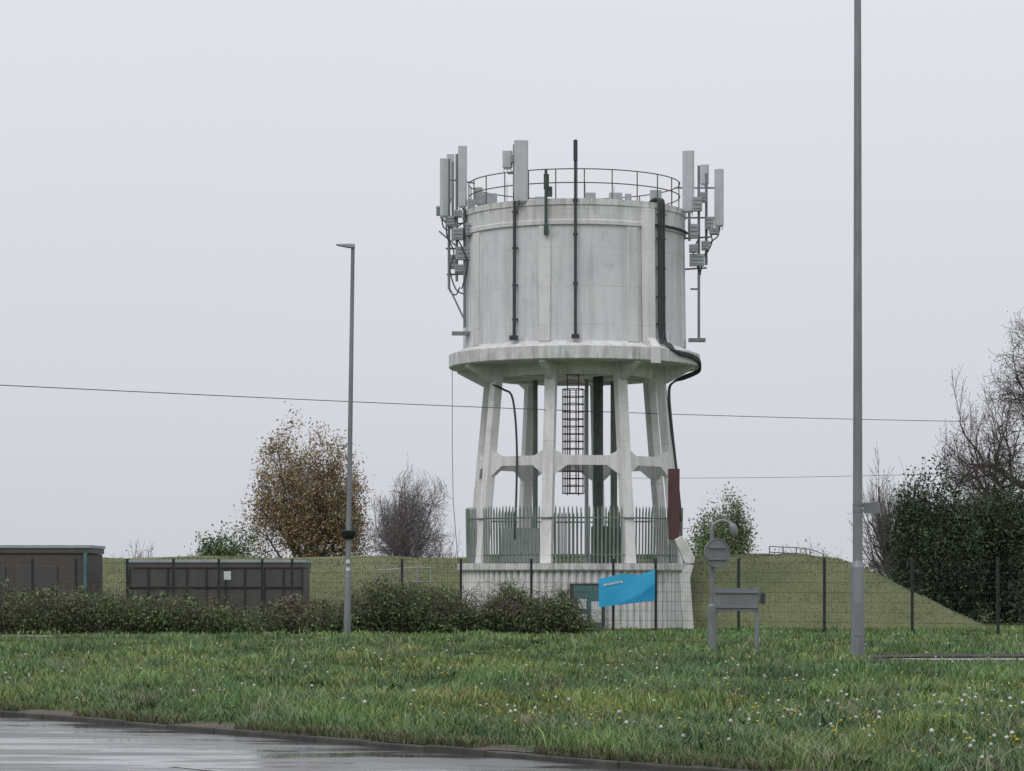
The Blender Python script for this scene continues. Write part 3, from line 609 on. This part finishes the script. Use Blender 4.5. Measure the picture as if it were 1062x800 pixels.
mb=MB(); mb.path([TP(469,380),TP(469,460),TP(470,520),TP(475,583)],.011,4); mb.make('hanging_cable',M_dark,OT,tower)
mb=MB(); mb.prism([TP(x,y,-3.0) for x,y in[(697,560),(704,556),(709,562),(718,579),(717,585),(708,585)]],(0,.45,0)); mb.make('duct_cover',M_white,OT,tower,bevel=.02)
mb=MB(); mb.prism([TP(x,y,-3.0) for x,y in[(702,598),(709,587),(717,586),(713,600),(717,655),(706,656)]],(0,.40,0)); mb.make('duct_cover',M_white,OT,tower,bevel=.02)
def cluster(label,panels,boxes,poles,arms,feet,cables):
    e=bpy.data.objects.new('antenna_mount',None); col.objects.link(e); e.parent=tower; e['label']=label
    for (x,y0,y1,w,dy,rot) in panels:
        p=TP(x,(y0+y1)/2,dy); mb=MB(); h=(y1-y0)*s
        mb.box(p,(w*s,.16,h),rot=rot,ch=.05); mb.box(p+Vector((0,0,-h/2-.02)),(w*s*.7,.10,.05),rot=rot)
        for q in(-.35,0,.35): mb.tube(p+Vector((q*w*s,0,-h/2-.14)),p+Vector((q*w*s,0,-h/2)),.015,n=5)
        mb.make('antenna_panel',M_ant,OT,e,bevel=.012)
    for (x,y,w,h,dy) in boxes:
        p=TP(x,y,dy); mb=MB(); mb.box(p,(w*s,.25,h*s),ch=.02)
        for q in range(3): mb.box(p+Vector((0,-.13,(-.3+.3*q)*h*s)),(w*s*.8,.03,.025))
        mb.make('radio_unit',M_box,OT,e)
    mb=MB()
    for (x,y0,y1,dy) in poles: mb.tube(TP(x,y0,dy),TP(x,y1,dy),.042,n=8)
    for (x0,y0,x1,y1,dy0,dy1) in arms: mb.tube(TP(x0,y0,dy0),TP(x1,y1,dy1),.028,n=6)
    for (x,y,w,dy) in feet: mb.box(TP(x,y,dy),(w*s,.35,.10))
    mb.make('pole',M_galv,OT,e)
    for pts in cables:
        mb=MB(); mb.path(smoothpts([TP(*p) for p in pts],4),.022,5); mb.make('cable',M_dark,OT,e)
cluster('cluster of grey phone antennas on dark poles',
 [(460,165,224,9,-.9,.5),(468,160,207,8,.9,-.3),(479,152,214,9,-1.0,.15)],
 [(456,219,8,9,-.6),(467,230,10,10,-.8),(474,243,11,12,-1.1),(480,263,15,13,-1.0),(469,272,10,14,-.7),(477,279,12,8,-.9),(486,238,8,12,-1.2),(474,222,9,7,-1.0),(488,212,8,9,-1.0)],
 [(465,165,300,-.8),(473,160,292,-.9),(481,158,340,-1.0),(470,168,250,.6)],
 [(463,186,492,190,-.8,0),(463,232,495,232,-.8,0),(462,258,495,258,-.8,0),(463,285,492,284,-.8,0),(456,225,475,245,-.8,-.9),(466,300,480,330,-.8,-1),(455,240,480,262,-.6,-1)],
 [(478,346,20,-1.1)],
 [[(462,224,-.9),(463,245,-.9),(470,262,-1.1),(466,280,-1),(472,300,-1),(480,305,-1)],[(479,214,-1),(482,228,-1.1),(470,240,-1.2),(478,256,-1.2),(484,275,-1.2),(478,300,-1.1)],[(465,292,-.8),(466,302,-.8),(472,306,-.9),(476,298,-1)],[(458,222,-.7),(459,235,-.7),(466,240,-.8)]])
cluster('pair of grey phone antennas on side poles',
 [(713,157,219,12,-1.1,-.2),(745,176,234,10,-.9,-.6),(731,171,191,9,.4,0)],
 [(722,212,10,14,-1.2),(735,232,9,13,-.8),(728,205,7,10,-1),(722,270,15,12,-1.1),(719,240,9,14,-1.1),(731,255,8,9,-.9),(740,240,9,7,-.9),(718,258,8,8,-1.2)],
 [(724,172,352,-1.0),(714,200,250,-1.1),(745,185,240,-.8),(732,180,275,-.7)],
 [(700,195,746,195,0,-.8),(700,226,748,226,0,-.8),(700,248,736,246,0,-.9),(702,280,732,278,0,-.9),(716,300,724,300,-.6,-1)],
 [(722,353,17,-1.0)],
 [[(713,219,-1.1),(715,232,-1.1),(724,245,-1.2),(718,262,-1.2),(726,285,-1.1)],[(745,234,-.9),(744,245,-.9),(736,252,-.9),(730,265,-1),(724,290,-1)],[(735,240,-.8),(738,250,-.8),(733,262,-.8)]])
cluster('single tall grey antenna beside a small box',
 [(538,147,208,14,-3.1,0),(524,157,174,10,-2.9,0)],
 [(530,165,5,8,-3.0)],
 [(531,150,215,-3.0),(540,150,212,-2.95)],
 [(524,165,540,165,-2.95,-2.95),(524,180,540,180,-2.95,-2.95)],[],
 [[(536,208,-3.2),(534,214,-3.4),(534,220,-3.5)]])
# ---------------------------------------------------------------- security fence
fx=[-70,-18,34,79,132,180,227,272,303,360,417,478,551,636,680,766,855,946,1035,1125,1215]
def fD(x): return 78.2 if x<690 else 78.2-(x-690)*0.0195
FP=[Vector(((x-531)*fD(x)/F,fD(x),0.03)) for x in fx]
fence=empty('security_fence',FP[10],'black mesh security fence around water works','fence')
ph=2.06
mb=MB(); mb.box(FP[0]+Vector((0,0,ph/2)),(.075,.075,ph+.1)); mb.box(FP[0]+Vector((0,0,ph+.06)),(.085,.085,.03))
post=mb.make('post',M_black,FP[0],fence); post.location=FP[0]-FP[10]
for p in FP[1:]:
    c=post.copy(); col.objects.link(c); c.parent=fence; c.location=p-FP[10]
for i in range(len(FP)-1):
    a,b=FP[i],FP[i+1]; mb=MB(); d=b-a; Lp=d.length; u=d/Lp
    off=Vector((0,-.045,0))
    for k in range(8): z=.08+k*.275; mb.tube(a+off+Vector((0,0,z)),b+off+Vector((0,0,z)),.005,n=3,cap=False)
    nvv=int(Lp/.075)
    for k in range(1,nvv): q=a+u*(k*Lp/nvv)+off; mb.tube(q+Vector((0,0,.06)),q+Vector((0,0,ph)),.0027,n=3,cap=False)
    mb.make('mesh_panel',M_black,FP[10],fence)
# banner
D=77.9
c=[W(621,600,D),W(679,592,D),W(679,623,D),W(621,630,D)]
ban=empty('banner',W(650,630,D),'bright blue banner tied to the mesh fence','banner')
def bp(u,v,o=0.0):
    w=Vector((0,-.03*math.sin(u*9)*(1+.5*math.sin(v*5)),.03*math.sin(u*math.pi*2)*(1-v)-.02*math.sin(u*11)*(1-v)))
    return c[0].lerp(c[1],u).lerp(c[3].lerp(c[2],u),v)+Vector((0,-.05-o,0))+w
def strip_sheet(top,bot,o,name,m,u0=0.0,u1=1.0,n=24,k=5):
    vs=[]
    for i in range(n+1):
        u=u0+(u1-u0)*i/n; a_,b_=top(u),bot(u)
        for j in range(k): vs.append(bp(u,a_+(b_-a_)*j/(k-1),o))
    fs=[(i*k+j,i*k+j+1,(i+1)*k+j+1,(i+1)*k+j) for i in range(n) for j in range(k-1)]
    mb=MB(); mb.add(vs,fs); return mb.make(name,m,W(650,630,D),ban,smooth=True)
strip_sheet(lambda u:0,lambda u:1,0,'banner_sheet',M_blue)
strip_sheet(lambda u:1-.55*((u-.25)/.75)**1.4,lambda u:.995,.006,'banner_wave',M_blue2,.25,.995)
mb=MB(); xk=.09
for wl in(.05,.035,.06,.03,.045,.055):
    mb.add([bp(xk,.22,.03),bp(xk+wl,.22,.03),bp(xk+wl,.29,.03),bp(xk,.29,.03)],[(0,1,2,3)]); xk+=wl+.012
mb.make('banner_lettering',M_paper,W(650,630,D),ban)
mb=MB(); p=W(236,597,78.0); mb.box(p+Vector((0,-.05,0)),(.20,.015,.24)); o=mb.make('warning_notice',M_paper,p); tag(o,'small pale notice plate fixed to mesh fence','notice')
# ---------------------------------------------------------------- buildings
def building(name,x0,x1,ytop,D,dep,wallm,label):
    X0=(x0-531)*D/F;X1=(x1-531)*D/F; H=1.6+(600-ytop)*D/F; c=Vector(((X0+X1)/2,D+dep/2,0))
    e=empty(name,c,label,'building')
    mb=MB(); mb.box((c.x,c.y,(H-.22)/2),(X1-X0,dep,H-.22)); mb.make('wall',wallm,c,e)
    mb=MB(); mb.box((c.x,c.y,H-.13),(X1-X0+.10,dep+.10,.16)); rf=mb.make('roof',M_panel,c,e,bevel=.01)
    mb=MB(); mb.box((c.x,c.y,H),(X1-X0+.16,dep+.16,.09)); mb.make('roof_edge',M_roofedge,c,rf)
    return e,c,X0,X1,H
e,c,X0,X1,H=building('brick_kiosk',-110,91,567,83.5,3.0,M_brick,'low dark grey-brown kiosk with flat roof')
mb=MB(); mb.box((X1-.06,83.5-.10,(H-.2)/2),(.10,.10,H-.2)); mb.make('corner_post',M_teal,c,e)
for k in range(3):
    mb=MB(); mb.box((X0+1.2+k*1.6,83.47,1.0),(1.3,.05,2.0)); mb.make('door',M_panel,c,e,bevel=.01)
e,c,X0,X1,H=building('panelled_building',134,314,582,83.5,2.8,M_panel,'low dark brown panelled building with flat roof')
n=9
mb=MB(); mb.box(((X0+X1)/2,83.475,H*.62),(X1-X0,.04,.04))
for k in range(n+1): mb.box((X0+(X1-X0)*k/n,83.48,(H-.25)/2),(.05,.06,H-.25))
mb.make('panel_battens',M_black,c,e)
def rail(name,pts,h,label,m,r=.02):
    mb=MB(); o=Vector(pts[0])
    for p in pts: mb.tube(Vector(p)-Vector((0,0,.2)),Vector(p)+Vector((0,0,h)),r,n=6)
    for f in(1,.5): mb.path([Vector(p)+Vector((0,0,h*f)) for p in pts],r*.9,6)
    tag(mb.make(name,m,o),label,'handrail')
def onm(x,D): X=(x-531)*D/F; return (X,D,float(mh(np.array(X),np.array(D)))+.05)
rail('handrail',[onm(390,90.6),onm(405,90.6),onm(419,90.6),onm(433,90.6),onm(447,90.6)],.95,'low pale grey handrail on the embankment slope',M_box,.026)
rail('access_railing',[onm(798,93),onm(812,93),onm(826,93),onm(840,93),onm(854,93)],.40,'low thin railing on top of embankment',M_galv)
mb=MB(); p=W(897,600,92); mb.box((p.x,p.y,1.0),(.9,.7,1.3),ch=.03); mb.box((p.x,p.y,1.7),(1.0,.8,.08)); tag(mb.make('utility_cabinet',M_signback,(p.x,p.y,0.3)),'grey metal utility cabinet beside the embankment','cabinet')
# ---------------------------------------------------------------- street lamps
D=72; b=W(360,655,D); b.z=.08; top=W(366,256,D)
L1=empty('street_lamp',b,'tall grey street lamp with flat LED head','street lamp','street lamps along the road')
up=lambda t:b.lerp(top,t)
mb=MB(); mb.tube(b,up(.16),.098,.092,n=14); mb.make('lamp_base',M_galv,b,L1,smooth=True)
mb=MB(); mb.tube(up(.155),up(1),.075,.05,n=14); mb.tube(up(.15),up(.163),.10,.075,n=14); mb.make('column',M_galv,b,L1,smooth=True)
mb=MB(); mb.prism([top+Vector(v) for v in[(.05,0,-.04),(-.12,0,-.03),(-.42,0,.03),(-.46,0,.06),(-.12,0,.07),(.05,0,.07)]],(0,.22,0)); mb.make('lamp_head',M_box,b,L1,bevel=.015)
q=up(.262); mb=MB(); mb.lathe(q+Vector((0,-.02,0)),[(.01,.09),(.19,.09),(.215,.07),(.20,-.02),(.14,-.12),(.09,-.15),(.01,-.15)],20); mb.make('traffic_detector',M_black,b,L1,smooth=True)
for t in(.17,.19):
    mb=MB(); mb.box(up(t)+Vector((0,-.10,0)),(.10,.02,.10)); mb.make('number_plate',M_paper,b,L1)
D=50.4; b=W(889.5,684,D); b.z=.09
L2=empty('street_lamp',b,'tall galvanised lamp column with dark stained base','street lamp','street lamps along the road')
Ht=13.2
mb=MB(); mb.tube(b,b+Vector((0,0,1.72)),.128,.126,n=20); mb.tube(b+Vector((0,0,1.72)),b+Vector((0,0,1.84)),.126,.092,n=20); mb.make('lamp_base',M_galv,b,L2,smooth=True)
mb=MB(); mb.tube(b+Vector((0,0,1.8)),b+Vector((0,0,Ht)),.092,.062,n=20); mb.make('column',M_galv,b,L2,smooth=True)
mb=MB(); mb.box(b+Vector((0,-.122,.75)),(.13,.03,.62),ch=.01); mb.make('access_door',M_signback,b,L2,bevel=.005)
t2=b+Vector((0,0,Ht)); mb=MB(); mb.prism([t2+Vector(v) for v in[(.06,0,-.06),(-.15,0,-.04),(-.6,0,.05),(-.65,0,.09),(-.15,0,.1),(.06,0,.09)]],(0,.3,0)); mb.make('lamp_head',M_box,b,L2,bevel=.02)
q=W(903,527,D); mb=MB(); mb.box((q.x+.02,q.y,q.z),(.32,.02,.20),rot=.2); mb.box((q.x-.12,q.y+.03,q.z+.05),(.28,.03,.03)); mb.box((q.x-.12,q.y+.03,q.z-.05),(.28,.03,.03))
mb.tube((b.x,b.y,q.z+.03),(b.x,b.y,q.z+.09),.095,n=16); mb.tube((b.x,b.y,q.z-.09),(b.x,b.y,q.z-.03),.095,n=16); mb.make('sign_plate',M_signback,b,L2)
# ---------------------------------------------------------------- road signs
D=56.5; b=W(738.5,675,D); b.z=.07
S=empty('road_sign',b,'round grey-backed road sign with swan-neck light on post','road sign')
tp=W(738.5,552,D)
mb=MB(); mb.tube(b,b+Vector((0,0,.95)),.095,n=14); mb.tube(b+Vector((0,0,.95)),b+Vector((0,0,1.0)),.095,.05,n=14); mb.tube(b+Vector((0,0,.98)),tp,.048,n=12); mb.make('post',M_signback,b,S,smooth=True)
q=W(743,574,D)+Vector((0,-.09,0)); R_=Matrix.Rotation(math.radians(24),3,'Z')
ex=R_@Vector((0,.03,0)); mb=MB()
mb.prism([q+R_@Vector((.30*math.cos(k*math.pi/20),0,.30*math.sin(k*math.pi/20))) for k in range(40)],ex)
mb.path([q+R_@Vector((.295*math.cos(k*math.pi/20),-.02,.295*math.sin(k*math.pi/20))) for k in range(40)],.012,6,closed=True)
mb.make('sign_disc',M_signback,b,S)
for dz in(.12,-.12):
    mb=MB(); mb.box(q+R_@Vector((0,-.035,dz)),(.42,.03,.035),rot=math.radians(24)); mb.make('bracket',M_galv,b,S)
mb=MB(); mb.path(smoothpts([W(738.5,556,D),W(738.8,549,D),W(741.5,543.5,D),W(748,540.5,D),W(755,542,D),W(759.5,547,D),W(761.5,553,D)]),.042,10); mb.path(smoothpts([W(757,543.5,D),W(760.5,548.5,D),W(762,557,D)],4),[.045,.06,.075,.085,.09,.09,.08,.065,.04],10); mb.make('sign_light',M_signback,b,S,smooth=True)
D=54.6; b=W(785,674,D); b.z=.07
S=empty('direction_sign',b,'low rectangular sign seen from behind on posts','road sign')
mb=MB(); mb.tube(b,(b.x,b.y,W(785,610,D).z+.02),.05,n=12); mb.make('post',M_galv,b,S,smooth=True)
b2=W(742,674,D); mb=MB(); mb.tube((b2.x,b2.y,.05),(b2.x,b2.y,W(742,612,D).z),.03,n=10); mb.make('post',M_galv,b,S,smooth=True)
mb=MB(); q=W(763.5,622,D); mb.box((q.x,q.y-.07,q.z),(.90,.015,.46),ch=.004); mb.make('sign_plate',M_signback,b,S)
for dz in(.15,-.15):
    mb=MB(); mb.box((q.x,q.y-.095,q.z+dz),(.86,.03,.035)); mb.make('bracket',M_galv,b,S)
mb=MB(); q=W(791,621,D); mb.box((q.x,q.y,q.z),(.09,.12,.22)); mb.make('junction_box',M_dark,b,S)
# ---------------------------------------------------------------- overhead cables
mb=MB(); pts=[]
for i in range(41):
    t=i/40; x=-350+1350*t; Dc=52+(95-52)*t
    yv=np.interp(x,[-350,0,250,462,700,960,1000],[384,400,411,421,430.5,436.5,437]); pts.append(W(x,yv,Dc))
zz=np.array([p.z for p in pts]); cf=np.polyfit(np.linspace(0,1,41),zz,3)
for i,p in enumerate(pts): p.z=float(np.polyval(cf,i/40))
mb.path(pts,.011,5); tag(mb.make('overhead_cable',M_dark,pts[0]),'thin black overhead telephone cable','cable')
mb=MB(); pts=[W(640+ (980-640)*i/12, 496-4.5*i/12+1.5*math.sin(math.pi*i/12),112) for i in range(13)]
mb.path(pts,.009,4); tag(mb.make('overhead_cable',M_dark,pts[0]),'faint thin cable behind the tower','cable')
# ---------------------------------------------------------------- light
sc=bpy.context.scene
w=bpy.data.worlds.new('World'); sc.world=w; w.use_nodes=True; N=w.node_tree.nodes; L=w.node_tree.links; N.clear()
out=N.new('ShaderNodeOutputWorld'); bg=N.new('ShaderNodeBackground'); bg.inputs['Strength'].default_value=0.1
sky=N.new('ShaderNodeTexSky'); sky.sky_type='NISHITA'; sky.sun_disc=False; sky.sun_elevation=math.radians(50); sky.sun_rotation=math.radians(-150); sky.dust_density=6
tc=N.new('ShaderNodeTexCoord'); sx=N.new('ShaderNodeSeparateXYZ'); L.new(tc.outputs['Generated'],sx.inputs[0])
cr=N.new('ShaderNodeValToRGB'); el=cr.color_ramp.elements
el[0].position=0.0; el[0].color=(6.3,6.45,6.95,1); el[1].position=1.0; el[1].color=(13.5,13.8,14.3,1)
e_=el.new(0.06); e_.color=(6.75,6.95,7.5,1); e_=el.new(0.2); e_.color=(7.6,7.85,8.35,1)
L.new(sx.outputs['Z'],cr.inputs['Fac'])
no=N.new('ShaderNodeTexNoise'); no.inputs['Scale'].default_value=1.6; no.inputs['Detail'].default_value=4; L.new(tc.outputs['Generated'],no.inputs['Vector'])
mr=N.new('ShaderNodeMapRange'); mr.inputs['To Min'].default_value=0.94; mr.inputs['To Max'].default_value=1.06; L.new(no.outputs['Fac'],mr.inputs['Value'])
vm=N.new('ShaderNodeVectorMath'); vm.operation='SCALE'; L.new(cr.outputs['Color'],vm.inputs[0]); L.new(mr.outputs[0],vm.inputs['Scale'])
mx=N.new('ShaderNodeMix'); mx.data_type='RGBA'; mx.inputs['Factor'].default_value=0.95; L.new(sky.outputs[0],mx.inputs[6]); L.new(vm.outputs[0],mx.inputs[7])
L.new(mx.outputs[2],bg.inputs['Color']); L.new(bg.outputs[0],out.inputs['Surface'])
sl=bpy.data.lights.new('sun','SUN'); sl.energy=0.8; sl.angle=math.radians(25); sl.color=(1,.98,.95); so=bpy.data.objects.new('sun',sl); col.objects.link(so)
so.rotation_euler=(math.radians(40),0,math.radians(-30))
cam=bpy.data.cameras.new('camera'); co=bpy.data.objects.new('camera',cam); col.objects.link(co); co.location=(0,0,EYE); co.rotation_euler=(math.radians(90),0,0)
cam.sensor_width=36; cam.lens=F/1062*36; cam.shift_y=200/1062; cam.clip_end=6000; cam.clip_start=0.5
sc.camera=co
sc.view_settings.view_transform='Standard'; sc.view_settings.look='None'; sc.view_settings.exposure=0
